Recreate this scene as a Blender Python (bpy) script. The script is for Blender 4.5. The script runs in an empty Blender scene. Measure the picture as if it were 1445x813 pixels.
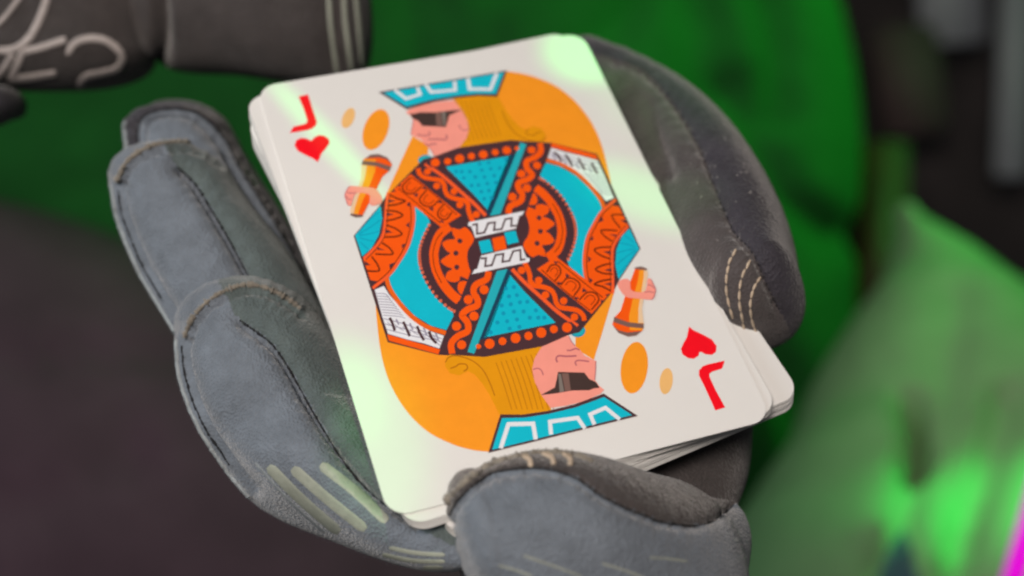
import bpy, bmesh, math, random
import numpy as np
from mathutils import Matrix, Vector
from mathutils.bvhtree import BVHTree
from mathutils.geometry import tessellate_polygon

random.seed(7); RNG = np.random.default_rng(11)
scene = bpy.context.scene
COL = scene.collection

# ------------------------------------------------------------------ camera
FPX, W, H = 1900.0, 1445.0, 813.0            # focal length in photo pixels, photo size
CAM = Matrix.Translation((0.0, -0.16, 0.42)) @ Matrix.Rotation(math.radians(52), 4, 'X')
cam_data = bpy.data.cameras.new('camera')
cam = bpy.data.objects.new('camera', cam_data); COL.objects.link(cam)
cam.matrix_world = CAM
cam_data.sensor_width = 36.0; cam_data.lens = 36.0 * FPX / W
cam_data.clip_start = 0.01; cam_data.clip_end = 20.0
cam_data.dof.use_dof = True
cam_data.dof.focus_distance = 0.214
cam_data.dof.aperture_fstop = 9.0
scene.camera = cam
scene.cycles.filter_width = 2.4               # the soft lens of the video still

# ------------------------------------------------------------------ world, lamps, exposure
world = bpy.data.worlds.new('World'); scene.world = world; world.use_nodes = True
bg = world.node_tree.nodes['Background']
bg.inputs['Color'].default_value = (0.95, 0.95, 1.0, 1); bg.inputs['Strength'].default_value = 0.05
scene.view_settings.view_transform = 'Standard'; scene.view_settings.look = 'None'
scene.view_settings.exposure = 0.0; scene.view_settings.gamma = 1.0

def cam2w(v):                                 # camera-frame millimetres -> world metres
    return CAM @ (Vector(v) * 0.001)
def P(px, py, d):                             # the point at depth d (mm) that stands at this place of the photo
    return np.array([(px - W/2)/FPX*d, -(py - H/2)/FPX*d, -d])
def aim(o, target):
    o.rotation_euler = (Vector(target) - o.location).to_track_quat('-Z', 'Y').to_euler()
def area(name, at_cam, to_cam, power, size, colour):
    l = bpy.data.lights.new(name, 'AREA'); l.energy = power; l.size = size; l.color = colour
    o = bpy.data.objects.new(name, l); COL.objects.link(o); o.location = cam2w(at_cam); aim(o, cam2w(to_cam)); return o
def spot(name, at_cam, to_cam, power, cone, colour, blend=0.7, radius=0.004, roll=0, squash=1.0):
    l = bpy.data.lights.new(name, 'SPOT'); l.energy = power; l.color = colour
    l.spot_size = math.radians(cone); l.spot_blend = blend; l.shadow_soft_size = radius
    o = bpy.data.objects.new(name, l); COL.objects.link(o); o.location = cam2w(at_cam); aim(o, cam2w(to_cam))
    o.rotation_euler.rotate_axis('Z', math.radians(roll)); o.scale = (squash, 1, 1); return o

area('room_lamp', (-130, 190, 380), (10, -20, -230), 4.15, 0.20, (1.0, 0.885, 0.79))
area('side_lamp', (-520, 260, -80), (-80, 0, -235), 1.1, 0.20, (0.80, 0.93, 1.0))
gl = area('green_stage_lamp', (820, 760, -480), (230, 200, -860), 1.1, 0.30, (0.07, 1.0, 0.15)); gl.data.spread = math.radians(50)
GREEN = (0.03, 1.0, 0.09)
spot('green_beam', (80, 420, 60), P(460, 190, 237), 6.0, 4.9, GREEN, 0.6, 0.002, roll=-50, squash=0.10)
spot('green_beam', (120, 420, 40), P(824, 76, 257), 8.0, 2.3, GREEN, 0.8, 0.003)
spot('green_beam', (160, 420, 60), P(905, 280, 238), 4.2, 3.6, GREEN, 0.95, 0.003, roll=-28, squash=0.45)
spot('green_beam', (-40, 420, 60), P(528, 640, 203), 2.6, 4.8, GREEN, 0.95, 0.003, roll=-16, squash=0.5)
spot('green_beam', (-60, 420, 60), P(498, 552, 210), 3.0, 2.6, GREEN, 1.0, 0.003, roll=-16, squash=0.45)
spot('green_beam', (200, 420, -60), P(960, 140, 262), 3.2, 6.0, GREEN, 1.0, 0.004)
spot('green_knee_beam', (620, 260, -240), P(1290, 820, 600), 34.0, 12.0, (0.0, 1.0, 0.16), 1.0, 0.01, roll=0, squash=0.45)

# ------------------------------------------------------------------ materials
def lin(c):
    c = c/255.0
    return c/12.92 if c <= 0.04045 else ((c+0.055)/1.055)**2.4
WHITE = (232, 219, 206)                       # how the white card stock shows in the photograph
def albedo(r, g, b, k=0.74):
    return tuple(min(0.95, max(0.004, lin(x)/lin(w)*k)) for x, w in zip((r, g, b), WHITE))
MATS = {}
def mat(name, base, rough=0.6, spec=0.5, noise=None, bump=None, sheen=0.0, coat=0.0, var=0.0, varscale=60, weave=0.0, emit=None):
    m = bpy.data.materials.new(name); m.use_nodes = True; nt = m.node_tree; b = nt.nodes['Principled BSDF']
    b.inputs['Base Color'].default_value = (*base, 1); b.inputs['Roughness'].default_value = rough
    b.inputs['Specular IOR Level'].default_value = spec
    if sheen: b.inputs['Sheen Weight'].default_value = sheen; b.inputs['Sheen Roughness'].default_value = 0.4
    if coat: b.inputs['Coat Weight'].default_value = coat; b.inputs['Coat Roughness'].default_value = 0.25
    tc = nt.nodes.new('ShaderNodeTexCoord')
    if var:
        n = nt.nodes.new('ShaderNodeTexNoise'); n.inputs['Scale'].default_value = varscale; n.inputs['Detail'].default_value = 6
        n.inputs['Roughness'].default_value = 0.65
        nt.links.new(tc.outputs['Object'], n.inputs['Vector'])
        r = nt.nodes.new('ShaderNodeMapRange'); r.inputs[1].default_value = 0.3; r.inputs[2].default_value = 0.7
        r.inputs[3].default_value = 1-var; r.inputs[4].default_value = 1+var
        nt.links.new(n.outputs['Fac'], r.inputs[0])
        mx = nt.nodes.new('ShaderNodeVectorMath'); mx.operation = 'SCALE'; mx.inputs[0].default_value = base
        nt.links.new(r.outputs[0], mx.inputs['Scale']); nt.links.new(mx.outputs[0], b.inputs['Base Color'])
    if bump:
        scale, strength, dist = bump
        n2 = nt.nodes.new('ShaderNodeTexNoise'); n2.inputs['Scale'].default_value = scale; n2.inputs['Detail'].default_value = 5
        nt.links.new(tc.outputs['Object'], n2.inputs['Vector'])
        h = n2.outputs['Fac']
        if weave:
            v = nt.nodes.new('ShaderNodeTexVoronoi'); v.inputs['Scale'].default_value = weave
            nt.links.new(tc.outputs['Object'], v.inputs['Vector'])
            ad = nt.nodes.new('ShaderNodeMath'); ad.operation = 'ADD'
            nt.links.new(n2.outputs['Fac'], ad.inputs[0]); nt.links.new(v.outputs['Distance'], ad.inputs[1]); h = ad.outputs[0]
        bp = nt.nodes.new('ShaderNodeBump'); bp.inputs['Strength'].default_value = strength; bp.inputs['Distance'].default_value = dist
        nt.links.new(h, bp.inputs['Height']); nt.links.new(bp.outputs[0], b.inputs['Normal'])
    if emit:
        b.inputs['Emission Color'].default_value = (*emit[0], 1); b.inputs['Emission Strength'].default_value = emit[1]
    MATS[name] = m; return m

mat('grey_neoprene', (0.142, 0.168, 0.204), 0.68, 0.3, bump=(330, 0.5, 0.0006), weave=2300, sheen=0.35, var=0.20, varscale=210)
mat('slate_fourchette', (0.088, 0.114, 0.116), 0.7, 0.3, bump=(330, 0.5, 0.0006), weave=2300, sheen=0.3, var=0.20, varscale=210)
mat('charcoal_suede', (0.056, 0.049, 0.049), 0.8, 0.2, bump=(360, 0.5, 0.0007), weave=2100, sheen=0.35, var=0.25, varscale=120)
mat('black_suede', (0.034, 0.032, 0.040), 0.7, 0.3, bump=(360, 0.5, 0.0005), weave=2100, sheen=0.25, var=0.25, varscale=160)
mat('raw_edge', (0.21, 0.19, 0.16), 0.85, 0.2, bump=(1800, 0.8, 0.0004), sheen=0.4, var=0.35, varscale=700)
mat('grey_piping', (0.26, 0.29, 0.31), 0.6, 0.3, bump=(1500, 0.5, 0.0003), var=0.2, varscale=500)
mat('shade_thread', (0.012, 0.012, 0.014), 0.8, 0.2)  # near-black thread colour also stands in for shade in the seam grooves
mat('cream_thread', (0.52, 0.42, 0.32), 0.8, 0.2, bump=(3000, 0.6, 0.0002), var=0.25, varscale=900)
mat('reflective_print', (0.30, 0.325, 0.275), 0.5, 0.4, bump=(1500, 0.3, 0.0002), var=0.18, varscale=300)
mat('pale_embroidery', (0.42, 0.38, 0.37), 0.8, 0.2, bump=(2500, 0.7, 0.0003), var=0.2, varscale=500)
mat('card_stock', (0.74, 0.74, 0.735), 0.42, 0.35, bump=(2600, 0.06, 0.0001), var=0.02, varscale=40)
mat('card_edge', (0.66, 0.655, 0.63), 0.6, 0.3, var=0.05, varscale=300)
mat('green_jersey', (0.009, 0.078, 0.014), 0.9, 0.2, bump=(60, 0.5, 0.004), var=0.25, varscale=14)
mat('sage_trousers', (0.220, 0.400, 0.180), 0.8, 0.25, bump=(40, 0.4, 0.004), var=0.2, varscale=12)
mat('plum_cloth', (0.068, 0.042, 0.056), 0.85, 0.2, bump=(60, 0.4, 0.003), var=0.25, varscale=15)

def ink(name, r, g, b):
    if name in MATS: return MATS[name]
    return mat(name, albedo(r, g, b), 0.45, 0.22, bump=(2600, 0.06, 0.0001), var=0.035, varscale=260)

# ------------------------------------------------------------------ object helpers
def obj(name, verts, faces, mats, parent=None, midx=None, smooth=True, origin=None):
    """verts in world metres (or in the parent's frame when origin is None and parent given)"""
    me = bpy.data.meshes.new(name)
    v = np.asarray(verts, float)
    if origin is not None: v = v - np.array(origin)
    me.from_pydata([tuple(x) for x in v], [], faces); me.update()
    for m in (mats if isinstance(mats, (list, tuple)) else [mats]): me.materials.append(MATS[m] if isinstance(m, str) else m)
    if midx is not None: me.polygons.foreach_set('material_index', np.asarray(midx, dtype=np.int32))
    me.polygons.foreach_set('use_smooth', [smooth]*len(me.polygons))
    o = bpy.data.objects.new(name, me); COL.objects.link(o)
    if parent is not None: o.parent = parent
    return o
def thing(name, label, cat, base, group=None):
    o = bpy.data.objects.new(name, None); COL.objects.link(o); o.location = base; o.empty_display_size = 0.02
    o['label'] = label; o['category'] = cat
    if group: o['group'] = group
    return o
def to_world(cam_pts):
    return np.array([cam2w(p) for p in cam_pts])
def catmull(pts, n):
    p = np.asarray(pts, float)
    if len(p) < 3:
        t = np.linspace(0, 1, n)[:, None]; return p[0]*(1-t)+p[-1]*t
    q = np.vstack([2*p[0]-p[1], p, 2*p[-1]-p[-2]])
    out = []
    for u in np.linspace(0, len(p)-1-1e-9, n):
        i = int(u); t = u-i; a, b, c, d = q[i:i+4]
        out.append(0.5*((2*b)+(-a+c)*t+(2*a-5*b+4*c-d)*t*t+(-a+3*b-3*c+d)*t**3))
    return np.array(out)
def pixel(v):
    v = np.asarray(v); return np.stack([v[:, 0]/-v[:, 2]*FPX+W/2, -v[:, 1]/-v[:, 2]*FPX+H/2], 1)
def dist_poly(q, poly):
    best = np.full(len(q), 1e9); arc = np.zeros(len(q)); run = 0.0
    for a, b in zip(poly[:-1], poly[1:]):
        a = np.array(a, float); b = np.array(b, float); ab = b-a
        t = np.clip(((q-a)@ab)/(ab@ab+1e-9), 0, 1); d = np.linalg.norm(q-(a+t[:, None]*ab), axis=1); near = d < best
        best = np.where(near, d, best); arc = np.where(near, run+t*np.linalg.norm(ab), arc); run += np.linalg.norm(ab)
    return best, arc

class Shell:
    """A padded fabric tube: stations (side A px, side B px, depth mm, half thickness mm), dense enough to press seams into."""
    def __init__(self, stations, cap0=0, cap1=0, n=150, m=120, power=2.3, seams=(), lumps=0.0, lump_scale=9.0, seed=3, k=1.0, pucker=0.0):
        st = np.array(stations, float); st[:, 4:6] *= k      # ax ay bx by depth thick
        lumps *= k; lump_scale *= k; seams = [(a_, b_, c_*k) for a_, b_, c_ in seams]; kk = k
        st = catmull(st, n)
        A = np.array([P(s[0], s[1], s[4]) for s in st]); B = np.array([P(s[2], s[3], s[4]) for s in st])
        C = (A+B)/2; a = (B-A)/2; th = st[:, 5]
        tan = np.gradient(C, axis=0); tan /= np.linalg.norm(tan, axis=1)[:, None]
        def cap(i, sign, px):
            k = 26; L = px/FPX*st[i, 4]; rows = []
            for j in range(1, k+1):
                ang = j/k*math.pi/2*0.995
                rows.append((C[i]+sign*tan[i]*L*math.sin(ang), a[i]*math.cos(ang), th[i]*math.cos(ang), tan[i]))
            return rows
        rows = [(C[i], a[i], th[i], tan[i]) for i in range(len(C))]
        if cap0: rows = cap(0, -1, cap0)[::-1]+rows
        if cap1: rows = rows+cap(len(C)-1, 1, cap1)
        V = []
        ang = np.linspace(0, 2*math.pi, m, endpoint=False)
        cx = np.sign(np.cos(ang))*np.abs(np.cos(ang))**(2/power); sy = np.sign(np.sin(ang))*np.abs(np.sin(ang))**(2/power)
        for c, av, t, tn in rows:
            nb = np.cross(av, tn); ln = np.linalg.norm(nb)
            nb = nb/ln if ln > 1e-9 else np.array([0, 0, 1.0])
            if nb[2] < 0: nb = -nb                           # towards the viewer's side
            V.append(c+cx[:, None]*av+sy[:, None]*nb*t)
        r = len(V); V = np.vstack(V)
        F = []
        for i in range(r-1):
            for j in range(m):
                F.append((i*m+j, i*m+(j+1) % m, (i+1)*m+(j+1) % m, (i+1)*m+j))
        F.append(tuple(range(m-1, -1, -1))); F.append(tuple((r-1)*m+j for j in range(m)))
        self.V, self.F = V, F
        N = self.normals()
        ctr = V.reshape(r, m, 3).mean(1).repeat(m, 0)
        if np.mean(np.sum(N*(V-ctr), 1)) < 0:
            self.F = [tuple(reversed(f)) for f in F]; N = -N
        if lumps:
            rg = np.random.default_rng(seed); ph = rg.uniform(0, 6.28, (7, 4)); D = np.zeros(len(V))
            for k in range(7):
                w = rg.normal(size=3); w /= np.linalg.norm(w); s = lump_scale*rg.uniform(0.5, 1.6)
                D += np.sin(V@w/s*2*math.pi/2+ph[k, 0])/7*2
            self.V = V = V+N*(D*lumps)[:, None]
        px = pixel(V); front = N[:, 2] > -0.15
        for poly, sig, dep in seams:
            d, arc = dist_poly(px, catmull(poly, 60))
            w = np.exp(-(d/sig)**2)*front
            if pucker and sig < 5:                           # the thread gathers the cloth: depth varies and small folds fan out
                ph = arc/13+0.9*np.sin(arc/37+seed)
                w = w*(1+0.28*np.sin(2*math.pi*ph))+front*np.exp(-(d/24)**2)*(0.13*pucker/max(abs(dep), 0.3))*np.sin(2*math.pi*(ph*0.62+d/90))*np.sign(dep)
            self.V = self.V - N*(w*dep)[:, None]
        self.tree = BVHTree.FromPolygons([Vector(v) for v in self.V], self.F)
    def normals(self):
        N = np.zeros_like(self.V)
        f = np.array([x for x in self.F if len(x) == 4])
        n = np.cross(self.V[f[:, 2]]-self.V[f[:, 0]], self.V[f[:, 3]]-self.V[f[:, 1]])
        for k in range(4): np.add.at(N, f[:, k], n)
        return N/(np.linalg.norm(N, axis=1)[:, None]+1e-12)
    def hit(self, x, y):
        d = Vector(P(x, y, 1.0)).normalized(); loc, nrm, idx, dist = self.tree.ray_cast(Vector((0, 0, 0)), d)
        return (None, None) if loc is None else (np.array(loc), np.array(nrm))
    def faces_mask(self, fn):
        c = np.array([self.V[list(f)].mean(0) for f in self.F]); return fn(pixel(c)).astype(int)
    def build(self, name, mats, root, midx=None):
        return obj(name, to_world(self.V), self.F, mats, root, midx, origin=root.location)

def left_edge(sh, y0, y1, x0, x1, k=14):
    out = []
    for y in np.linspace(y0, y1, k):
        for x in np.arange(x0, x1, 1.5):
            if sh.hit(x, y)[0] is not None: out.append((x, y)); break
    return out
def inset(poly, d):                            # shift a left edge to its right-hand side
    p = np.array(poly, float); t = np.gradient(p, axis=0); t /= np.linalg.norm(t, axis=1)[:, None]
    return [tuple(q) for q in p+np.stack([t[:, 1], -t[:, 0]], 1)*d]
def tube_mesh(paths, radius, sides=8, wob=0.0, taper=False):
    """rounded cords along camera-frame point lists"""
    V, F = [], []
    for pts in paths:
        pts = np.asarray(pts); n = len(pts); base = len(V)
        tan = np.gradient(pts, axis=0); tan /= (np.linalg.norm(tan, axis=1)[:, None]+1e-12)
        for i in range(n):
            u = np.cross(tan[i], [0.3, 0.2, 1.0]); u /= np.linalg.norm(u)+1e-12; w = np.cross(tan[i], u)
            r = radius*(1+wob*RNG.normal())
            if taper: r *= max(0.25, math.sin(math.pi*(i+0.6)/(n+0.2))**0.5)
            for k in range(sides):
                a = 2*math.pi*k/sides; V.append(pts[i]+r*(math.cos(a)*u+math.sin(a)*w))
        for i in range(n-1):
            for k in range(sides):
                F.append((base+i*sides+k, base+i*sides+(k+1) % sides, base+(i+1)*sides+(k+1) % sides, base+(i+1)*sides+k))
        F.append(tuple(base+k for k in range(sides))); F.append(tuple(base+(n-1)*sides+k for k in range(sides-1, -1, -1)))
    return V, F
def on_surface(shells, poly, n, lift=0.0, fallback=None):
    out = []
    for x, y in catmull(poly, n):
        best = None
        for s in shells:
            l, nn = s.hit(x, y)
            if l is not None and (best is None or l[2] > best[0][2]): best = (l, nn)
        if best is None:
            if fallback is not None: out.append(P(x, y, fallback))
            elif out: pass
            continue
        out.append(best[0]+best[1]*lift)
    return out
def cord(name, shells, poly, radius, m, root, n=60, lift=0.0, wob=0.0, fallback=None):
    pts = on_surface(shells, poly, n, lift, fallback)
    if len(pts) < 3: return None
    V, F = tube_mesh([pts], radius, 8, wob)
    return obj(name, to_world(V), F, m, root, origin=ROOT_BASE(root))
def ROOT_BASE(o):
    b = Vector((0, 0, 0))
    while o is not None: b = b+o.location; o = o.parent
    return b
def stitches(name, shells, poly, dashes, radius, m, root, fill=0.72):
    pts = np.array(on_surface(shells, poly, dashes*8, radius*0.5)); paths = []
    for k in range(dashes):
        seg = pts[k*8:k*8+max(3, int(8*fill))]
        if len(seg) >= 3: paths.append(seg+RNG.normal(size=3)*radius*0.18)
    V, F = tube_mesh(paths, radius, 6, 0.05, taper=True)
    return obj(name, to_world(V), F, m, root, origin=ROOT_BASE(root))
def ribbon(name, shells, poly, width_px, m, root, n=50, lift=0.12, thick=0.12, smoothw=True):
    """a printed or sewn band lying on the fabric, slightly proud of it"""
    c = catmull(poly, n); t = np.gradient(c, axis=0); t /= np.linalg.norm(t, axis=1)[:, None]
    nn = np.stack([-t[:, 1], t[:, 0]], 1); rows = []
    ks = np.linspace(-0.5, 0.5, 7)
    for i in range(n):
        wd = width_px if np.isscalar(width_px) else np.interp(i/(n-1), [0, 1], width_px)
        if smoothw: wd *= min(1.0, 0.55+0.45*min(i, n-1-i)/2)
        row = []
        for k in ks:
            x, y = c[i]+nn[i]*k*wd
            best = None
            for s in shells:
                l, q = s.hit(x, y)
                if l is not None and (best is None or l[2] > best[0][2]): best = (l, q)
            if best is None: row = None; break
            row.append(best[0]+best[1]*(lift if abs(k) < 0.49 else -0.1))
        if row is not None: rows.append(row)
    V = [v for r in rows for v in r]; F = []
    for i in range(len(rows)-1):
        for k in range(6): F.append((i*7+k, i*7+k+1, (i+1)*7+k+1, (i+1)*7+k))
    return obj(name, to_world(V), F, m, root, origin=ROOT_BASE(root))

# ------------------------------------------------------------------ setting: what lies behind, out of focus
def struct(o): o['kind'] = 'structure'; return o
V = [cam2w(P(x, y, 1500)) for x, y in ((-2500, -1800), (4200, -1800), (4200, 2600), (-2500, 2600))]
wall_m = bpy.data.materials.new('dim_wall'); wall_m.use_nodes = True
nt = wall_m.node_tree; b = nt.nodes['Principled BSDF']; b.inputs['Roughness'].default_value = 0.9
n = nt.nodes.new('ShaderNodeTexNoise'); n.inputs['Scale'].default_value = 4.5; n.inputs['Detail'].default_value = 3
tc = nt.nodes.new('ShaderNodeTexCoord'); nt.links.new(tc.outputs['Object'], n.inputs['Vector'])
cr = nt.nodes.new('ShaderNodeValToRGB'); e = cr.color_ramp.elements
e[0].position = 0.38; e[0].color = (0.012, 0.012, 0.012, 1); e[1].position = 0.66; e[1].color = (0.10, 0.085, 0.085, 1)
nt.links.new(n.outputs['Fac'], cr.inputs[0]); nt.links.new(cr.outputs[0], b.inputs['Base Color'])
MATS['dim_wall'] = wall_m
wall = struct(obj('wall', V, [(0, 1, 2, 3)], 'dim_wall', smooth=False))

# the person behind the cards: dark green top and a raised knee in pale green trousers
base = cam2w(P(620, 1000, 640))
person = thing('person', 'person in a dark green top with pale green trousers, blurred behind the playing cards', 'person', base)
shirt = Shell([(-520, -500, 1090, -500, 640, 110), (-520, -150, 1135, -150, 640, 115), (-500, 60, 1172, 60, 635, 118), (-480, 250, 1200, 250, 630, 120),
               (-480, 420, 1207, 420, 625, 118), (-480, 620, 1195, 620, 620, 112), (-450, 1000, 1160, 1000, 620, 110)], k=1.45, n=150, m=170, power=2.6,
              seams=[([(705, -60), (690, 20), (684, 90)], 16, 7), ([(925, -40), (880, 30), (840, 70)], 22, 9), ([(985, -60), (1000, 60), (985, 170)], 40, 9), ([(560, -60), (600, 20), (590, 120)], 30, 8), ([(1060, -80), (1100, 40), (1110, 160)], 24, 9),
                     ([(1040, 120), (1110, 260), (1190, 330)], 26, 12), ([(1080, 480), (1130, 560), (1150, 640)], 34, 14), ([(0, 330), (90, 280), (170, 260)], 30, 6)], lumps=4.5, lump_scale=60)
shirt.build('shirt', 'green_jersey', person)
leg = Shell([(1262, 318, 1300, 312, 455, 10), (1240, 385, 1375, 385, 448, 26), (1196, 450, 1440, 475, 440, 40), (1150, 545, 1520, 570, 428, 48), (1112, 650, 1660, 650, 415, 52),
             (1045, 735, 1700, 760, 400, 50), (960, 830, 1700, 880, 388, 48), (880, 960, 1700, 1020, 380, 45)], cap0=30, k=1.6, n=130, m=130, power=2.2,
            seams=[([(1281, 560), (1291, 610), (1290, 652)], 12, 36), ([(1250, 800), (1272, 760), (1290, 640)], 22, 6), ([(1350, 420), (1330, 560), (1350, 760)], 40, 4),
                   ([(1420, 560), (1390, 690), (1350, 820)], 24, 7)], lumps=2.5, lump_scale=45)
leg_o = leg.build('trouser_leg', 'sage_trousers', person)

base = cam2w(P(100, 900, 430))
cloth = thing('cloth', 'dark plum cloth, smooth and blurred, below the gloved fingers at lower left', 'cloth', base)
lap = Shell([(-500, 225, -480, 1150, 450, 40), (-200, 245, -200, 1150, 446, 46), (60, 300, 60, 1150, 442, 52), (250, 375, 250, 1150, 438, 56), (450, 470, 450, 1150, 434, 58), (650, 570, 650, 1150, 432, 54), (850, 700, 850, 1150, 430, 46)],  # top edge raised so dark cloth stands in for shade on the lower shirt
            cap1=120, k=1.55, n=90, m=90, power=2.1, seams=[([(-80, 512), (120, 494), (260, 502)], 14, 5), ([(-80, 720), (60, 700), (180, 640)], 40, 4)], lumps=2.0, lump_scale=60)
lap.build('drape', 'plum_cloth', cloth)

mat('pale_post', (0.50, 0.54, 0.60), 0.5); mat('pink_pad', (0.12, 0.085, 0.085), 0.8); mat('brown_wood', (0.06, 0.026, 0.008), 0.6, var=0.3)
mat('magenta_glow', (0.5, 0.0, 0.4), 0.5, emit=((0.8, 0.0, 0.72), 0.75))
def post(name, label, cat, a, c, d, wpx, m, depth=10):
    A, B_ = P(*a, d), P(*c, d); t = (B_-A)/np.linalg.norm(B_-A); u = np.cross(t, [0, 0, 1.0]); hw = wpx/FPX*d/2
    bm = bmesh.new()
    vs = []
    for q in (A, B_):
        for su, sz in ((-1, -1), (1, -1), (1, 1), (-1, 1)): vs.append(bm.verts.new(Vector(q+u*hw*su+np.array([0, 0, depth*sz]))))
    for f in ((0, 1, 2, 3), (7, 6, 5, 4), (0, 4, 5, 1), (1, 5, 6, 2), (2, 6, 7, 3), (3, 7, 4, 0)): bm.faces.new([vs[i] for i in f])
    bmesh.ops.recalc_face_normals(bm, faces=bm.faces)
    bmesh.ops.bevel(bm, geom=bm.edges[:], offset=min(hw, depth)*0.35, segments=3, affect='EDGES')
    Vv = to_world([tuple(v.co) for v in bm.verts]); Ff = [[v.index for v in f.verts] for f in bm.faces]; bm.free()
    o = obj(name, Vv-Vv.mean(0), Ff, m); o.location = Vv.mean(0); o['label'] = label; o['category'] = cat; return o
post('post', 'pale upright post, far out of focus at the upper right edge', 'post', (1440, -120), (1425, 250), 1300, 46, 'pale_post')
post('hanging_panel', 'small pale grey panel hanging blurred in the upper right background', 'panel', (1335, -90), (1345, 62), 1350, 92, 'pale_post')
post('cushion', 'dull pink upholstered pad, blurred against the dark background', 'cushion', (1270, 40), (1290, 190), 1300, 90, 'pink_pad', 20)
post('wooden_post', 'brown wooden post, blurred between green sleeve and knee', 'post', (1245, 200), (1240, 640), 1100, 70, 'brown_wood')
post('light_tube', 'glowing magenta light tube at the lower right edge', 'light', (1492, 600), (1412, 880), 520, 24, 'magenta_glow', 4)

# ------------------------------------------------------------------ the other gloved hand, behind and to the left
base = cam2w(P(60, -200, 330))
hand2 = thing('gloved_hand', 'charcoal gloved hand with pale embroidered lettering, cropped at the top left corner', 'gloved hand', base, 'gloved hands')
back = Shell([(-190, -300, 240, -300, 292, 18), (-180, -120, 228, -120, 290, 18), (-150, 0, 222, 0, 288, 17), (-110, 72, 214, 72, 287, 14)], cap1=58, n=90, m=120, power=3.0, lumps=0.35, lump_scale=22)
back.build('hand_back', 'charcoal_suede', hand2)
fing = Shell([(170, -190, 180, 60, 291, 13), (240, -190, 240, 98, 290, 15), (320, -170, 330, 104, 289, 16), (400, -150, 405, 118, 288, 16), (455, -135, 462, 128, 288, 15), (484, -120, 488, 128, 288, 13)],
             cap1=40, n=90, m=120, power=2.6, lumps=0.5, lump_scale=16, seams=[([(222, -60), (228, 60), (216, 118)], 9, 3)])
fing.build('finger', 'charcoal_suede', hand2)
thumb2 = Shell([(-80, 90, -60, 190, 284, 10), (-30, 110, -20, 180, 284, 10), (5, 122, 10, 168, 284, 8)], cap1=24, n=50, m=60)
thumb2.build('thumb', 'black_suede', hand2)
def zc(ox, oy, s, pts): return [(ox+x/s, oy+y/s) for x, y in pts]
for pl, wd in ((zc(0, 0, 2.676, [(255, 205), (280, 165), (330, 145), (390, 150), (440, 180), (462, 220), (440, 258), (390, 275), (335, 285), (310, 305), (300, 328)]), 11),
               (zc(0, 0, 2.676, [(88, 188), (66, 245), (40, 302)]), 11), (zc(0, 0, 2.676, [(85, 196), (160, 178), (250, 148)]), 11),
               (zc(0, 0, 2.676, [(42, 300), (120, 292), (212, 276)]), 11),
               (zc(0, 0, 2.676, [(182, -30), (172, 10), (150, 70), (112, 140), (60, 182), (0, 192), (-40, 186)]), 11),
               (zc(0, 0, 2.676, [(90, -30), (60, 10), (20, 62), (-20, 100)]), 7), (zc(0, 0, 2.676, [(48, 200), (22, 250), (-20, 300)]), 11)):
    ribbon('embroidered_stroke', [back], pl, wd, 'pale_embroidery', hand2, n=40, lift=0.35)
for pl in ([(463, -40), (466, 30), (476, 108)], [(484, -30), (487, 30), (496, 100)], [(502, -10), (506, 35), (512, 95)]):
    ribbon('stripe', [fing], pl, 6.5, 'reflective_print', hand2, n=40, lift=0.3)

# ------------------------------------------------------------------ the gloved hand that holds the cards
base = cam2w(P(800, 900, 235))
hand = thing('gloved_hand', 'grey padded gloved hand holding the fanned playing cards in the middle', 'gloved hand', base, 'gloved hands')
palm = Shell([(600, 270, 900, 230, 292, 10), (560, 350, 960, 330, 282, 13), (525, 470, 1030, 450, 266, 15), (540, 580, 1056, 560, 250, 15), (600, 680, 1060, 640, 238, 15), (640, 760, 1040, 715, 232, 15),
              (650, 880, 975, 830, 232, 18), (600, 1100, 900, 1080, 236, 20)], cap0=40, n=120, m=120, power=2.6, lumps=0.3, lump_scale=14)
palm.build('palm', 'charcoal_suede', hand)

def rightof(poly):
    c = catmull(poly, 80)
    def fn(q):
        out = np.zeros(len(q), bool)
        for i in range(0, len(q), 4000):
            qq = q[i:i+4000]; k = np.argmin(((qq[:, None]-c[None])**2).sum(2), 1); k = np.clip(k, 1, len(c)-2)
            t = c[k+1]-c[k-1]; w = qq-c[k]; out[i:i+4000] = (t[:, 0]*w[:, 1]-t[:, 1]*w[:, 0]) < 0
        return out
    return fn
def ext(poly, a, b):
    return [a]+list(poly)+[b]

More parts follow.
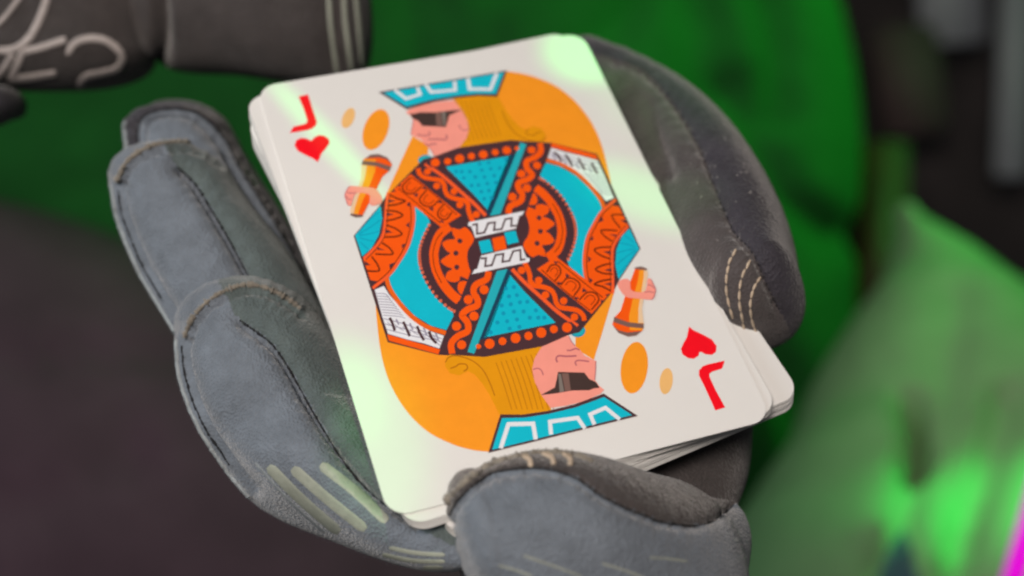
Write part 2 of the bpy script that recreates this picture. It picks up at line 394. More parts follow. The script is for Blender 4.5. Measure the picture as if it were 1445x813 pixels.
F0 = Shell([(205, 180, 328, 182, 276, 9), (240, 250, 368, 256, 272, 10), (300, 330, 418, 335, 266, 10), (340, 440, 480, 445, 258, 10)], cap0=36, n=60, m=90, lumps=0.25)
F0.build('finger', 'black_suede', hand)
def finger(st, cap0, crease, hem, ey, n, m, seed, mats, ends, groove=(3.6, 2.6)):
    plain = Shell(st, cap0=cap0, n=60, m=100, lumps=0.3, lump_scale=11, seed=seed)
    edge = left_edge(plain, ey[0], ey[1], 120, 520, 16)
    seams = [(crease, *groove), (crease, 15, 1.4), (inset(edge, 11), 5.0, 1.2), (inset(edge, 16), 13.0, 0.45), (inset(edge, 4), 5.0, -0.4)]
    if hem: seams += [(hem, 5.5, -0.35), ([(x+3, y+9) for x, y in hem], 4.0, 1.0)]
    sh = Shell(st, cap0=cap0, n=n, m=m, pucker=1.0, seams=seams, lumps=0.3, lump_scale=11, seed=seed)
    o = sh.build('finger', mats, hand, sh.faces_mask(rightof(ext(crease, *ends))))
    cord('seam_shade_thread', [sh], crease, 0.20, 'shade_thread', o, 160, lift=0.0, wob=0.35)  # dark cord in the crease, painting in its shade
    cord('piping', [sh], inset(left_edge(sh, ey[0], ey[1], 120, 520, 22), 3.0), 0.42, 'grey_piping', o, 110, lift=0.0, wob=0.10)
    if hem: cord('seam_shade_thread', [sh], inset(left_edge(sh, ey[0]+8, ey[1]-40, 120, 520, 22), 10.5), 0.17, 'shade_thread', o, 110, lift=0.0, wob=0.4)  # dark cord added as shade, since the edge groove is too shallow to darken
    if hem: cord('hem', [sh], hem, 0.42, 'raw_edge', o, 170, lift=0.05, wob=0.42)
    return sh, o
c1 = [(197, 214), (194, 186), (203, 164), (230, 155), (258, 155), (285, 164), (317, 197), (336, 234), (376, 297), (420, 371), (445, 420)]
F1, o1 = finger([(179, 205, 326, 190, 262, 11), (186, 262, 358, 246, 259, 12), (230, 332, 408, 330, 254, 12), (290, 420, 458, 418, 248, 11)], 52, c1, None, (170, 230), 120, 150, 5,
                ['grey_neoprene', 'black_suede'], ((203, 240), (480, 470)), (4.2, 2.4))
c2 = [(250, 236), (262, 246), (278, 263), (299, 297), (317, 327), (333, 356), (352, 392), (380, 440)]
hem2 = [(166, 254), (177, 231), (194, 216), (214, 206), (240, 201), (264, 201), (290, 210), (310, 225)]
F2, o2 = finger([(162, 276, 332, 252, 251, 12.5), (169, 320, 374, 318, 249, 13), (199, 392, 418, 374, 245, 13), (249, 476, 458, 442, 240, 12.5), (320, 580, 512, 522, 236, 12)], 66, c2, hem2, (262, 470), 150, 170, 6,
                ['grey_neoprene', 'slate_fourchette'], ((225, 190), (430, 540)))
c3 = [(338, 452), (356, 464), (385, 487), (408, 520), (428, 556), (449, 593), (486, 652), (530, 702), (585, 742)]
hem3 = [(261, 474), (271, 450), (290, 428), (316, 411), (346, 402), (374, 406), (402, 419), (424, 436)]
F3, o3 = finger([(256, 492, 462, 462, 236, 14), (262, 560, 505, 530, 231, 14.5), (298, 638, 540, 600, 226, 14.5), (354, 694, 580, 655, 220, 14), (452, 752, 625, 700, 215, 12.5), (545, 794, 690, 735, 212, 11.5), (640, 806, 760, 770, 211, 11)], 84, c3, hem3, (480, 702), 170, 190, 8,
                ['grey_neoprene', 'slate_fourchette'], ((310, 400), (700, 800)))
Z2 = (220, 380, 1.877)
for pl in ([(262, 512), (350, 610), (445, 697)], [(298, 522), (385, 610), (485, 697)], [(362, 527), (450, 605), (555, 690)], [(437, 517), (530, 590), (612, 668)]):
    ribbon('stripe', [F3], zc(*Z2, pl), 5 if pl[0][0] == 262 else 20, 'grey_piping' if pl[0][0] == 262 else 'reflective_print', o3, n=40, lift=0.05)
for pl in ([(618, 738), (690, 752), (765, 757)], [(600, 756), (680, 772), (765, 775)], [(585, 772), (670, 790), (760, 790)]):
    ribbon('stripe', [F3], zc(*Z2, pl), 8, 'reflective_print', o3, n=40, lift=0.05)

# index finger that comes round the right side of the packet
ZR = (830, 40, 1.7675)
cr_ = zc(*ZR, [(60, 75), (130, 100), (200, 170), (270, 280), (310, 380), (360, 500), (410, 560), (450, 650), (478, 705)])
FR = Shell([(850, 62, 800, 150, 282, 11), (925, 90, 850, 195, 275, 12), (990, 133, 884, 245, 266, 12.5), (1045, 192, 910, 300, 257, 13), (1086, 255, 936, 362, 247, 13), (1114, 320, 970, 414, 238, 12.5), (1129, 385, 1008, 440, 230, 11.5)],
           cap1=58, n=150, m=170, pucker=0.9, seams=[(cr_, 3.6, 0.8), (cr_, 16, 1.0), (zc(*ZR, [(150, 180), (165, 260), (200, 360)]), 12, 1.2)], lumps=0.3, lump_scale=11)
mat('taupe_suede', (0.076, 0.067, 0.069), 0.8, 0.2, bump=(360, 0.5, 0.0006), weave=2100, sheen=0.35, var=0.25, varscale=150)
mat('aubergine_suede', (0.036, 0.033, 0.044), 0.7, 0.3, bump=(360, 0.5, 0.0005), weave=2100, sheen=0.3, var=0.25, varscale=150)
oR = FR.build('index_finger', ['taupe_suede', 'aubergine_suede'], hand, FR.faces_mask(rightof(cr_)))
stitches('seam_shade_thread', [FR], cr_, 46, 0.13, 'shade_thread', oR, 0.7)
for pl in ([(368, 552), (352, 585), (345, 625), (348, 675), (360, 722)], [(402, 578), (384, 620), (377, 665), (382, 712), (392, 760)], [(428, 620), (412, 648), (404, 685), (408, 728), (421, 766)]):
    stitches('stitch_row', [FR], zc(*ZR, pl), 7, 0.25, 'cream_thread', oR, 1.0)

# thumb clamping the lower short edge
ZT = (600, 600, 2.89)
ct = zc(*ZT, [(115, 560), (95, 470), (100, 370), (150, 290), (260, 203), (340, 183), (430, 175), (520, 185), (620, 220), (720, 290), (830, 345), (900, 370), (960, 395), (1100, 410), (1200, 375), (1290, 290)])
T = Shell([(672, 664, 700, 850, 196, 12), (730, 641, 760, 900, 197, 14), (780, 634, 830, 930, 199, 15), (832, 644, 890, 950, 203, 15), (880, 668, 950, 960, 209, 15), (920, 690, 925, 950, 216, 15), (958, 690, 938, 900, 222, 13), (988, 680, 950, 850, 227, 11)],
          cap0=54, cap1=14, n=160, m=200, power=2.2, pucker=1.0, seams=[(ct, 4.0, 1.2), (ct, 12.0, 0.35)], lumps=0.3, lump_scale=13)
oT = T.build('thumb', ['grey_neoprene', 'charcoal_suede'], hand, T.faces_mask(rightof(ct)))
rim = zc(*ZT, [(125, 585), (70, 480), (62, 375), (95, 290), (182, 204), (280, 146), (400, 113), (500, 103), (600, 113), (680, 140)])
cord('hem', [T], [(x+1.5, y+3) for x, y in rim], 0.5, 'raw_edge', oT, 150, lift=0.0, wob=0.35, fallback=None)
cord('seam_shade_thread', [T], ct, 0.22, 'shade_thread', oT, 120, lift=-0.1)  # dark cord stands in for the shadow line along the thumb crease
for pl in ([(395, 122), (425, 140), (430, 172)], [(475, 112), (515, 130), (525, 165)], [(560, 112), (590, 135), (590, 168)]):
    ribbon('stitch_row', [T], zc(*ZT, pl), 7.5, 'cream_thread', oT, n=16, lift=0.25)
for pl in ([(400, 532), (510, 570), (640, 618)], [(300, 572), (370, 592), (440, 618)], [(720, 564), (800, 588), (900, 625)], [(915, 540), (990, 545), (1070, 556)]):
    ribbon('printed_line', [T], zc(*ZT, pl), 3.2, 'reflective_print', oT, n=40, lift=0.06)

# ------------------------------------------------------------------ the playing cards
RC = np.array([[0.94215581, 0.31837535, -0.10478343], [-0.20485454, 0.79440736, 0.57179678], [0.26528672, -0.5172563, 0.81367615]])
TC = np.array([-2.27422909, -7.73047939, 228.136426])
D3 = np.diag([1., -1., -1.])
RB = D3 @ RC @ D3; TB = D3 @ TC
CARD = CAM @ Matrix([[RB[0][0], RB[0][1], RB[0][2], TB[0]*0.001], [RB[1][0], RB[1][1], RB[1][2], TB[1]*0.001], [RB[2][0], RB[2][1], RB[2][2], TB[2]*0.001], [0, 0, 0, 1]])
def K(px, py):                                 # photo place -> millimetres on the face of the jack (x right, y up)
    d = RC.T @ np.array([(px-W/2)/FPX, (py-H/2)/FPX, 1.0]); o = -RC.T @ TC; q = o-d*(o[2]/d[2])
    return (q[0], -q[1])

def outline(w=63, h=88, r=3.4, k=8):
    pts = []
    for cx, cy, a0 in ((w/2-r, h/2-r, 0), (-w/2+r, h/2-r, 90), (-w/2+r, -h/2+r, 180), (w/2-r, -h/2+r, 270)):
        for i in range(k+1):
            a = math.radians(a0+90*i/k); pts.append((cx+r*math.cos(a), cy+r*math.sin(a)))
    return pts
def card_mesh(t=0.288):
    o = outline(); n = len(o); V = [(x*1e-3, y*1e-3, 0) for x, y in o]+[(x*1e-3, y*1e-3, -t*1e-3) for x, y in o]
    F = [tuple(range(n)), tuple(range(2*n-1, n-1, -1))]+[(i+n, (i+1) % n+n, (i+1) % n, i) for i in range(n)]
    me = bpy.data.meshes.new('card'); me.from_pydata(V, [], F); me.materials.append(MATS['card_stock']); me.materials.append(MATS['card_edge'])
    for p in me.polygons: p.material_index = 0 if p.index < 2 else 1
    me.update(); return me
CM = card_mesh()
NC = 17
for i in range(1, NC+1):
    f = i/NC; low = f > 0.36; dx = (2.0+0.5*f if low else -0.4+0.5*f); rz = (7.3+0.8*f if low else 3.0+1.2*f)
    o = bpy.data.objects.new('playing_card', CM); COL.objects.link(o)
    o.matrix_world = CARD @ Matrix.Translation((dx*1e-3+random.uniform(-1, 1)*4e-5, (-0.2-1.2*f)*1e-3+random.uniform(-1, 1)*4e-5, -0.03e-3-5.2e-3*f)) @ Matrix.Rotation(math.radians(rz), 4, 'Z')
    o['label'] = 'plain white card edge in the fanned packet under the printed jack'; o['category'] = 'playing card'; o['group'] = 'cards fanned under the jack'

jack = bpy.data.objects.new('playing_card', None); COL.objects.link(jack); jack.matrix_world = CARD; jack.empty_display_size = 0.02
jack['label'] = 'jack of hearts on top of the packet, orange and teal figure in sunglasses'; jack['category'] = 'playing card'
stock = bpy.data.objects.new('card_stock', CM); COL.objects.link(stock); stock.parent = jack

class Print:
    """flat inks on the card face: each shape a layer a few microns above the one below; every half is printed twice, turned by 180 degrees"""
    def __init__(self, name, z): self.name, self.z, self.V, self.F, self.M, self.mats = name, z, [], [], [], []
    def face(self, mm, m, dz=0.0):
        mi = self.mats.index(m) if m in self.mats else (self.mats.append(m) or len(self.mats)-1)
        base = len(self.V); self.V += [(x*1e-3, y*1e-3, (self.z+dz)*2e-6) for x, y in mm]
        for t in tessellate_polygon([[Vector((x, y, 0)) for x, y in mm]]):
            a, b_, c = [Vector((*mm[i], 0)) for i in t]
            if (b_-a).cross(c-a).z < 0: t = t[::-1]
            self.F.append(tuple(base+i for i in t)); self.M.append(mi)
    def poly(self, pts, m, dz=0, curve=False):
        if curve:
            p = np.array(pts+pts[:1], float); n = len(pts)*6
            q = np.vstack([p[-2], p, p[1]]); out = []
            for u in np.linspace(0, len(pts)-1e-9, n, endpoint=False):
                i = int(u); t = u-i; a, b_, c, d = q[i:i+4]
                out.append(0.5*((2*b_)+(-a+c)*t+(2*a-5*b_+4*c-d)*t*t+(-a+3*b_-3*c+d)*t**3))
            pts = out
        self.face([K(*p) for p in pts], m, dz)
    def dot(self, x, y, r, m, dz=0, ry=None, tilt=0):
        ry = ry or r; c, s = math.cos(math.radians(tilt)), math.sin(math.radians(tilt)); n = 18 if r < 9 else 44
        self.face([K(x+r*math.cos(a)*c-ry*math.sin(a)*s, y+r*math.cos(a)*s+ry*math.sin(a)*c) for a in [2*math.pi*i/n for i in range(n)]], m, dz)
    def line(self, pts, wd, m, dz=0, curve=True, n=None, rnd=True):
        p = catmull(pts, n or max(8, len(pts)*7)) if curve else np.array(pts, float)
        if not curve:                                           # mitred corners
            L, R_ = [], []
            for i in range(len(p)):
                d0 = p[i]-p[i-1] if i else p[1]-p[0]; d1 = p[i+1]-p[i] if i < len(p)-1 else d0
                d0 = d0/np.linalg.norm(d0); d1 = d1/np.linalg.norm(d1); b_ = d0+d1; b_ = b_/(np.linalg.norm(b_)+1e-9)
                nrm = np.array([-b_[1], b_[0]]); k = wd/2/max(0.45, nrm@np.array([-d0[1], d0[0]])); L.append(p[i]+nrm*k); R_.append(p[i]-nrm*k)
        else:
            t = np.gradient(p, axis=0); t /= np.linalg.norm(t, axis=1)[:, None]+1e-9
            nn = np.stack([-t[:, 1], t[:, 0]], 1); L = list(p+nn*wd/2); R_ = list(p-nn*wd/2)
        for i in range(len(L)-1):
            self.face([K(*L[i]), K(*L[i+1]), K(*R_[i+1]), K(*R_[i])], m, dz)
    def done(self, label=None, twice=True):
        me = bpy.data.meshes.new(self.name); me.from_pydata(self.V, [], self.F)
        for m in self.mats: me.materials.append(m)
        me.polygons.foreach_set('material_index', np.array(self.M, dtype=np.int32)); me.update()
        for k in range(2 if twice else 1):
            o = bpy.data.objects.new(self.name, me); COL.objects.link(o); o.parent = jack; o.rotation_euler = (0, 0, math.pi*k); o.location.z = 1.0e-6*k
            if label: o['label'] = label

RED = ink('ink_red', 255, 0, 30); AMB = ink('ink_amber', 255, 150, 32); HAIR = ink('ink_mustard', 235, 148, 0); HAIRD = ink('ink_mustard_dark', 178, 98, 0)
ORG = ink('ink_orange', 255, 88, 0); ORR = ink('ink_red_orange', 255, 92, 40); BEAD = ink('ink_salmon_bead', 228, 104, 72); TEAL = ink('ink_teal', 0, 184, 196)
TEALD = ink('ink_teal_dark', 0, 148, 172); TEALG = ink('ink_teal_strip', 38, 172, 176); DARK = ink('ink_brown_black', 78, 48, 50); NAVY = ink('ink_navy', 28, 62, 82)
SKIN = ink('ink_skin', 253, 152, 130); MAUVE = ink('ink_mauve', 186, 96, 100); PAPER = ink('ink_white', 236, 226, 220); GREY = ink('ink_grey', 148, 136, 150)
GLAS = ink('ink_glasses', 72, 52, 46); GLAL = ink('ink_glasses_light', 132, 116, 104); PEACH = ink('ink_peach', 244, 182, 108); CREAM = ink('ink_cream', 240, 196, 150)
TAUPE = ink('ink_taupe', 128, 92, 80); BROWN = ink('ink_line_brown', 112, 40, 8)

p = Print('printed_field', 12)                  # the amber arch behind each figure
p.poly(catmull([(529, 415), (532, 455), (538, 500), (550, 540), (572, 578), (602, 608), (636, 626), (666, 635), (694, 638)], 60).tolist()+[(712, 580), (690, 495), (545, 465)], AMB)
p.poly([(872, 392), (866, 415), (858, 442), (849, 472), (838, 508), (812, 492), (812, 455)], AMB); p.done()
p = Print('printed_oval', 12)
p.dot(895, 519, 19, AMB, ry=36.5, tilt=7); p.dot(940, 538, 9.3, PEACH, ry=18.5, tilt=7); p.done()

Z7 = (880, 430, 3.254)
p = Print('printed_heart', 12)
p.poly(zc(*Z7, [(300, 101), (322, 118), (368, 140), (405, 160), (427, 190), (424, 218), (404, 231), (376, 228), (356, 217), (347, 219), (344, 234), (322, 249), (296, 246), (270, 228), (263, 205), (275, 176), (290, 150)]), RED, curve=False); p.done()
p = Print('printed_letter_j', 12)
p.poly(zc(*Z7, [(466, 472), (421, 486), (372, 378), (346, 326), (346, 302), (362, 284), (384, 275), (464, 257), (453, 293), (404, 309), (393, 320), (396, 336), (420, 388)]), RED); p.done()

p = Print('printed_collar_knob', 16); p.dot(815, 467, 11, TEALD, ry=9); p.dot(815, 467, 9, TEALG, 3, ry=7); p.done()
hf = [(499, 333), (547, 483), (618, 501), (684, 504), (818, 469), (868, 407), (874, 395)]
p = Print('printed_coat', 20)                   # dark ground of the whole coat, both halves at once
p.face([K(*q) for q in hf]+[(-K(*q)[0], -K(*q)[1]) for q in hf], DARK); p.done(twice=False)

p = Print('printed_hair', 24)
p.poly([(682, 502), (669, 498), (652, 495), (638, 498), (629, 505), (628, 517), (635, 527), (648, 530), (660, 524), (670, 529), (681, 542), (691, 558), (698, 572), (706, 588), (737, 588), (780, 582), (768, 560), (756, 540), (752, 521), (755, 506), (766, 488)], HAIR)
Z4 = (510, 400, 4.783)
p.line(zc(*Z4, [(600, 575), (640, 560), (660, 545), (705, 548), (715, 575), (690, 595)]), 1.6, HAIRD, 4)
p.line(zc(*Z4, [(565, 535), (590, 500), (640, 490), (720, 510), (780, 545), (830, 600), (870, 680), (900, 760)]), 1.4, HAIRD, 4)
for k in range(9):
    x0 = 700+k*7; p.line([(x0, 512-k*1.6), (x0+10+k*0.6, 540), (x0+22+k*0.4, 578)], 0.9, HAIRD, 4)
p.done()
Z3 = (735, 460, 6.254)
p = Print('printed_face', 30)
p.poly(zc(*Z3, [(425, 90), (350, 86), (270, 116), (180, 190), (120, 290), (100, 385), (120, 490), (180, 610), (262, 725), (400, 705), (560, 665), (700, 602), (735, 565), (690, 530), (655, 480), (665, 312), (618, 290), (560, 262), (522, 212), (478, 178), (442, 132)]), SKIN)
p.line(zc(*Z3, [(405, 217), (440, 217), (480, 203), (518, 212)]), 2.0, MAUVE, 4); p.line(zc(*Z3, [(322, 322), (311, 292), (332, 266), (400, 270), (490, 266)]), 2.4, MAUVE, 4)
p.line(zc(*Z3, [(490, 352), (480, 322), (510, 306), (602, 316)]), 2.0, MAUVE, 4); p.line(zc(*Z3, [(106, 386), (150, 376), (182, 396), (197, 436)]), 1.6, MAUVE, 4)
p.line(zc(*Z3, [(662, 312), (658, 400), (652, 478)]), 1.2, MAUVE, 4); p.line(zc(*Z3, [(425, 95), (442, 132), (478, 178)]), 1.0, MAUVE, 4); p.done()
p = Print('printed_sunglasses', 38)
p.poly(zc(*Z3, [(328, 408), (560, 414), (602, 470), (662, 498), (694, 548), (640, 554), (600, 570), (450, 572), (340, 592), (270, 602), (176, 612), (300, 545)]), GLAS)
p.poly(zc(*Z3, [(330, 425), (352, 425), (382, 580), (342, 590)]), GLAL, 4); p.poly(zc(*Z3, [(360, 420), (420, 420), (440, 570), (390, 578)]), TAUPE, 4); p.done()

p = Print('printed_crown', 44)
Z8 = (660, 440, 3.87)
p.poly(zc(*Z8, [(178, 562), (300, 563), (430, 544), (580, 508), (700, 464), (742, 448), (928, 570), (112, 772)]), DARK)
p.poly(zc(*Z8, [(187, 582), (310, 580), (440, 560), (590, 524), (705, 482), (744, 467), (897, 566), (133, 756)]), TEAL, 4)
for q, wd in (([(180, 748), (222, 616), (357, 613), (371, 700)], 6.0), ([(455, 672), (449, 602), (600, 581), (640, 640)], 5.6), ([(692, 618), (668, 562), (752, 526), (830, 590)], 5.4)):
    p.line(zc(*Z8, q), wd, PAPER, 8, curve=False)
p.done()

# cloak: teal lining, braided white panel and orange piping
p = Print('printed_lining', 24)
p.poly([(584, 288), (605, 309), (612, 330), (640, 446), (630, 466), (608, 460), (584, 445), (564, 424), (551, 404), (549, 392), (563, 372), (575, 352), (582, 334), (585, 312)], TEAL); p.done()
p = Print('printed_braid', 26)
Z6 = (515, 390, 6.775)
p.poly(zc(*Z6, [(93, 130), (180, 95), (235, 180), (350, 310), (480, 430), (620, 525), (755, 570), (712, 692), (570, 645), (400, 604), (220, 550), (170, 400)]), PAPER)
for k in range(9):
    p.line(zc(*Z6, [(102+k*9, 165+k*26), (190+k*17, 170+k*27), (225+k*20, 195+k*26)]), 1.0, GREY, 4)
for k in range(7):
    p.line(zc(*Z6, [(215+k*72, 440+k*22), (250+k*72, 470+k*22), (300+k*70, 500+k*21)]), 0.9, GREY, 4)
for k in range(3):
    p.line(zc(*Z6, [(178+k*14, 405+k*52), (400+k*20, 465+k*52), (560+k*40, 530+k*40), (735-k*8, 600+k*32)]), 1.1, GREY, 5)
for q in ([(236, 398), (262, 450), (285, 522)], [(366, 436), (396, 500), (428, 575)], [(498, 478), (528, 552), (564, 614)], [(612, 528), (640, 595), (684, 642)]):
    p.line(zc(*Z6, q), 3.8, DARK, 6); p.line(zc(*Z6, [(x+62, y+14) for x, y in q[:2]]), 2.2, GREY, 6)
p.line(zc(*Z6, [(205, 20), (240, 125), (330, 258), (450, 388), (600, 488), (772, 545)]), 6.4, ink('ink_burnt_orange', 242, 98, 22), 8)
p.poly(zc(*Z6, [(212, 556), (228, 617), (702, 748), (718, 700)]), ORG, 8); p.done()

# round shield ornament
p = Print('printed_shield', 30)
Z5 = (580, 300, 5.807)
arc = zc(*Z5, [(140, 110), (100, 190), (70, 270), (58, 340), (60, 390), (66, 435), (90, 510), (140, 610), (205, 700), (290, 780), (345, 815)])
p.poly(catmull(arc, 40).tolist()+[(666, 390), (690, 350), (664, 318), (630, 300)], DARK)
for x, y in catmull(arc, 25): p.dot(x+1.6, y-0.6, 2.35, BEAD, 4)
p.line(zc(*Z5, [(320, 115), (270, 150), (228, 195), (197, 280), (187, 360), (206, 470), (260, 580), (330, 668), (395, 722)]), 13, ORG, 4)
p.line(zc(*Z5, [(260, 160), (212, 220), (188, 290), (180, 360), (198, 470), (250, 580)]), 1.2, BROWN, 8)
p.poly(zc(*Z5, [(335, 128), (395, 140), (450, 125), (512, 200), (505, 250), (472, 300), (460, 360), (470, 430), (492, 505), (470, 548), (405, 525), (395, 560), (340, 572), (285, 545), (298, 490), (338, 465), (288, 442), (243, 400), (288, 360), (322, 335), (288, 312), (256, 255), (300, 225), (358, 218), (342, 180)]), ORG, 4, curve=True)
for x, y in ((400, 235), (368, 335), (375, 450)): p.dot(580+x/5.807, 300+y/5.807, 3.6, DARK, 8)
p.poly(zc(*Z5, [(395, 572), (458, 568), (446, 622), (415, 672), (383, 632)]), ORG, 4, curve=True); p.done()

# sash with wave and beads, teal stripe, chest panel
p = Print('printed_sash', 42)
p.poly([(664, 384), (719, 384), (684, 504), (620, 500)], DARK)
Z9 = (620, 380, 5.81)
p.line(zc(*Z9, [(405, 20), (385, 85), (300, 130), (280, 190), (312, 250), (308, 300), (232, 332), (187, 380), (230, 440), (230, 510), (150, 552), (98, 612), (104, 695)]), 9.2, ORG, 4)
for x, y in ((366, 170), (237, 252), (283, 387), (140, 470), (182, 622)): p.dot(620+x/5.81, 380+y/5.81, 6.5, ORG, 5)
p.done()
p = Print('printed_stripe', 50)
p.poly([(701, 383), (716, 380), (669, 500), (659.5, 497)], TEALG); p.poly([(716, 380), (722, 384), (686, 480), (675, 484)], NAVY); p.done()
p = Print('printed_chest', 50)
p.poly([(719, 388), (741, 413), (784, 456), (683, 477)], TEAL)
for x, y in ((545, 160), (610, 150), (570, 225), (635, 215), (510, 300), (585, 290), (660, 275), (525, 365), (610, 350), (690, 350), (475, 440), (555, 430), (635, 415), (575, 490), (655, 475), (420, 520), (720, 270), (740, 400), (790, 340), (810, 400), (860, 400)):
    p.dot(620+x/5.81, 380+y/5.81, 2.9, TEALD, 4)
p.done()
p = Print('printed_collar', 54)
p.poly([(677, 480), (740, 466.5), (786, 456.5), (806, 455), (819, 466), (800, 474), (766, 489), (684, 504), (672, 497)], DARK)
for x, y, r in ((790, 428, 3.6), (865, 410, 7), (952, 393, 5.6), (1040, 372, 7), (1127, 357, 5.8), (1213, 335, 7.2), (1298, 312, 5.6), (1387, 300, 7)):
    p.dot(510+x/4.783, 400+y/4.783, r, ORG, 4)
p.done()
# lapel with running wave
p = Print('printed_lapel', 46)
Z0 = (740, 350, 6.25)
p.poly(zc(*Z0, [(-130, 160), (20, 120), (120, 190), (590, 580), (520, 650), (460, 715), (280, 600), (0, 380)]), DARK)
p.line(zc(*Z0, [(-110, 190), (0, 305), (150, 440), (300, 572), (470, 692)]), 5.2, ORR, 4)
p.line(zc(*Z0, [(0, 130), (30, 190), (48, 250), (52, 295), (92, 335), (160, 346), (230, 372), (264, 420), (282, 490), (322, 528), (400, 540), (470, 556), (518, 600), (528, 645)]), 6.8, ORG, 6)
for x, y in ((-25, 200), (125, 290), (185, 418), (345, 470), (440, 612)): p.dot(740+x/6.25, 350+y/6.25, 5.3, ORG, 6)
p.done()
p = Print('printed_upper_sleeve', 58)
p.poly(zc(*Z0, [(280, 80), (730, 430), (592, 585), (108, 190)]), ORG)
p.line(zc(*Z0, [(290, 118), (500, 290), (690, 440)]), 1.3, BROWN, 4); p.line(zc(*Z0, [(150, 196), (380, 400), (580, 555)]), 1.3, BROWN, 4)
for q in ([(195, 218), (240, 155), (300, 165), (318, 225), (268, 295)], [(318, 332), (375, 272), (445, 282), (490, 340), (432, 432)], [(482, 462), (550, 398), (620, 402), (655, 462), (590, 550)]):
    p.line(zc(*Z0, q), 2.1, BROWN, 4)
    c = np.array(q).mean(0); p.line(zc(*Z0, [tuple(c+(np.array(x)-c)*0.55) for x in q]), 1.1, BROWN, 4)
for q in ([(255, 118), (300, 130), (275, 148)], [(362, 225), (405, 252), (365, 268)], [(515, 355), (555, 385), (508, 395)], [(672, 458), (705, 470), (675, 500)], [(285, 300), (330, 310), (300, 335)], [(440, 435), (480, 440), (455, 470)]):
    p.poly(zc(*Z0, q), DARK, 5)
p.done()
p = Print('printed_cuff', 30)
Z1 = (495, 290, 6.773)
p.poly(zc(*Z1, [(285, 5), (40, 288), (110, 490), (200, 410), (270, 280), (300, 130)]), TEAL)
for q in ([(70, 280), (170, 220), (285, 140)], [(80, 290), (170, 275), (265, 250)], [(85, 310), (150, 330), (225, 345)], [(90, 350), (130, 390), (170, 420)], [(75, 265), (160, 160), (270, 60)]):
    p.line(zc(*Z1, q), 1.2, TEALD, 4)
p.done()
p = Print('printed_sleeve', 34)
le = [(350, -120), (335, 0), (322, 150), (302, 280), (252, 370), (182, 450), (118, 512)]; re_ = [(560, -150), (600, 0), (608, 150), (582, 300), (540, 420), (460, 550), (380, 660), (215, 795)]
p.poly(zc(*Z1, le+re_[::-1]), ORG)
p.line(zc(*Z1, [(x+6, y) for x, y in le]), 4.2, ORR, 4); p.line(zc(*Z1, [(x-6, y-2) for x, y in re_]), 4.2, ORR, 4)
p.line(zc(*Z1, [(x-32, y-8) for x, y in re_]), 1.3, BROWN, 5); p.line(zc(*Z1, [(x+26, y+6) for x, y in le]), 1.1, BROWN, 5)
for q in ([(370, -100), (450, -60), (520, -40), (450, -10), (350, 5)], [(338, 50), (430, 60), (495, 95), (430, 130), (338, 150)], [(340, 190), (430, 225), (488, 275), (430, 300), (322, 305)], [(300, 360), (370, 410), (402, 465), (330, 472), (235, 466)], [(200, 490), (250, 560), (272, 622), (220, 632), (152, 627)]):
    p.line(zc(*Z1, q), 2.4, BROWN, 6)
for q in ([(360, -55), (430, -38), (355, -25)], [(342, 72), (415, 88), (342, 104)], [(330, 228), (402, 260), (328, 268)], [(248, 402), (326, 430), (256, 428)], [(132, 532), (190, 575), (138, 574)],
          [(560, -30), (565, 20), (530, -5)], [(560, 160), (558, 218), (525, 190)], [(530, 368), (488, 375), (490, 418)], [(434, 543), (368, 565), (374, 612)], [(185, 715), (255, 728), (203, 782)]):
    p.poly(zc(*Z1, q), DARK, 6)
p.done()
# belt buckle with key pattern
p = Print('printed_buckle', 66)
Zb = (650, 295, 8.127)
p.poly(zc(*Zb, [(128, 752), (158, 700), (190, 690), (234, 540), (702, 430), (752, 560), (792, 572), (786, 612)]), PAPER)
p.line(zc(*Zb, [(228, 572), (290, 570), (280, 662), (358, 650), (400, 532), (490, 520), (478, 612), (558, 600), (600, 490), (684, 475), (688, 590), (742, 580)]), 2.7, DARK, 4, curve=False)
p.poly(zc(*Zb, [(203, 380), (332, 350), (372, 492), (240, 517)]), TEAL, 2)
p.done()
p = Print('printed_buckle_stone', 71); p.poly(zc(*Zb, [(360, 343), (497, 312), (530, 464), (385, 492)]), ORG); p.done(twice=False)
# hand with microphone
p = Print('printed_microphone', 60)
Zm = (840, 365, 6.78)
p.poly(zc(*Zm, [(382, 92), (490, 108), (502, 150), (472, 320), (446, 480), (462, 620), (452, 690), (390, 738), (310, 748), (222, 712), (162, 632), (182, 568), (242, 500), (282, 370), (332, 230)]), ORG)
p.poly(zc(*Zm, [(425, 100), (490, 108), (502, 150), (472, 320), (446, 480), (462, 620), (452, 690), (330, 690), (320, 560), (360, 380), (400, 240)]), AMB, 3)
p.poly(zc(*Zm, [(465, 106), (490, 108), (502, 150), (472, 320), (446, 480), (462, 620), (410, 620), (412, 480), (440, 320), (462, 180)]), CREAM, 5)
p.poly(zc(*Zm, [(178, 562), (310, 612), (462, 628), (462, 672), (310, 658), (172, 612)]), TAUPE, 7)
p.poly(zc(*Zm, [(162, 640), (222, 690), (310, 712), (440, 696), (390, 740), (310, 750), (220, 714)]), TAUPE, 7)
p.poly(zc(*Zm, [(375, 88), (440, 78), (496, 100), (490, 118), (382, 104)]), TAUPE, 7); p.done()
p = Print('printed_hand', 70)
p.poly(zc(*Zm, [(212, 240), (270, 200), (328, 212), (340, 300), (400, 325), (470, 318), (490, 270), (500, 200), (530, 200), (556, 250), (576, 305), (560, 370), (540, 396), (470, 394), (400, 386), (300, 372), (240, 312)]), SKIN, curve=True)
p.line(zc(*Zm, [(500, 255), (535, 262), (565, 290)]), 1.2, MAUVE, 4); p.line(zc(*Zm, [(470, 325), (520, 322), (560, 330)]), 1.2, MAUVE, 4)
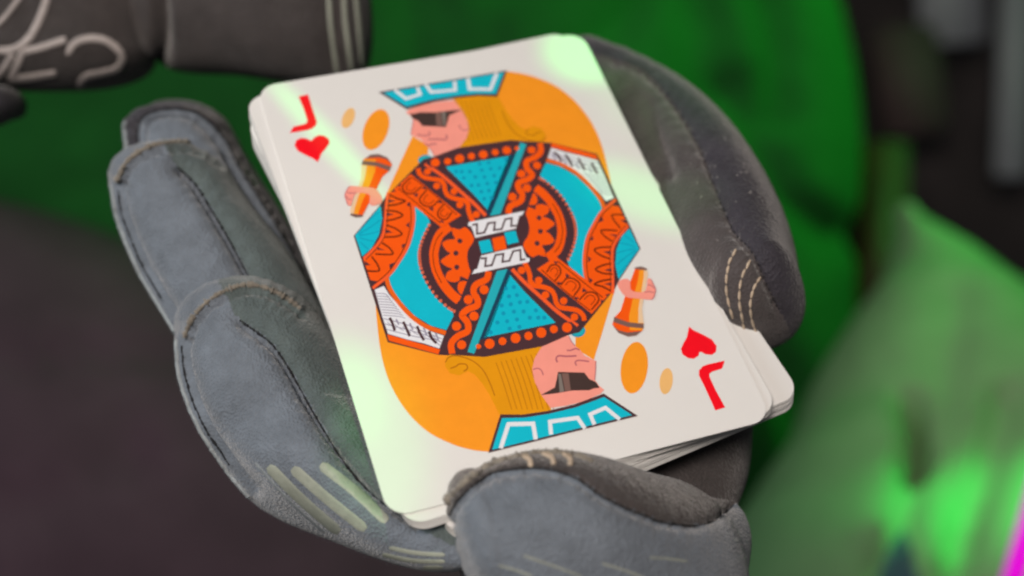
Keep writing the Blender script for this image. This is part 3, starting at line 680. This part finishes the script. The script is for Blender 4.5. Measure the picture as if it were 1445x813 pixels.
p.line(zc(*Zm, [(530, 200), (556, 250), (576, 305), (560, 370), (540, 396)]), 1.1, MAUVE, 4); p.done()

# blue patch sewn on the trouser leg, lint on the suede of the index finger
mat('blue_denim', (0.05, 0.10, 0.13), 0.85)
bp_ = ribbon('patch', [leg], [(1274, 748), (1270, 790), (1268, 850)], (6, 80), 'blue_denim', leg_o, n=30, lift=0.6); bp_['label'] = 'blue patch'
mat('lint_white', (0.45, 0.43, 0.42), 0.9)
fl = []
for _ in range(34):
    x, y = RNG.normal(1015, 38), RNG.normal(262, 55); l, nn = FR.hit(x, y)
    if l is None: continue
    t = np.cross(nn, RNG.normal(size=3)); t /= np.linalg.norm(t); ln = RNG.uniform(0.06, 0.32)
    fl.append([l+nn*0.12-t*ln, l+nn*0.2, l+nn*0.12+t*ln])
Vv, Ff = tube_mesh(fl, 0.055, 5, taper=True)
lint = obj('lint', to_world(Vv), Ff, 'lint_white', oR, origin=ROOT_BASE(oR)); lint['kind'] = 'stuff'

# short nap of the glove cloth, a few tenths of a millimetre, so that panels and seams are not razor clean
def nap(shell, count, m, root, seam, length=0.34, seed=1):
    rg = np.random.default_rng(seed); N = shell.normals()
    idx = np.where(N[:, 2]*np.sign(np.mean(np.sum(N*(shell.V-shell.V.mean(0)), 1))) > -0.35)[0]
    idx = idx[dist_poly(pixel(shell.V[idx]), catmull(seam, 60))[0] > 9]
    sg = np.sign(np.mean(np.sum(N*(shell.V-shell.V.mean(0)), 1)))
    c = rg.choice(idx, count); p0 = shell.V[c]+rg.normal(size=(count, 3))*0.22; n = N[c]*sg
    t = np.cross(n, rg.normal(size=(count, 3))); t /= np.linalg.norm(t, axis=1)[:, None]
    ln = length*rg.uniform(0.4, 1.3, count)[:, None]; tip = p0+n*ln*0.45+t*ln; w = np.cross(n, t)*0.022
    V3 = np.stack([p0-w, p0+w, tip], 1).reshape(-1, 3); M4 = np.array(CAM); V3 = (V3*0.001)@M4[:3, :3].T+M4[:3, 3]
    o = obj('nap', V3, [(3*i, 3*i+1, 3*i+2) for i in range(count)], m, root, origin=ROOT_BASE(root)); o['kind'] = 'stuff'
mat('nap_grey', (0.17, 0.20, 0.24), 0.9, 0.1); mat('nap_brown', (0.075, 0.066, 0.066), 0.9, 0.1)
nap(F1, 5000, 'nap_grey', o1, c1, seed=1); nap(F2, 9000, 'nap_grey', o2, c2, seed=2); nap(F3, 12000, 'nap_grey', o3, c3, seed=3)
nap(T, 12000, 'nap_grey', oT, ct, seed=4); nap(FR, 7000, 'nap_brown', oR, cr_, seed=5)
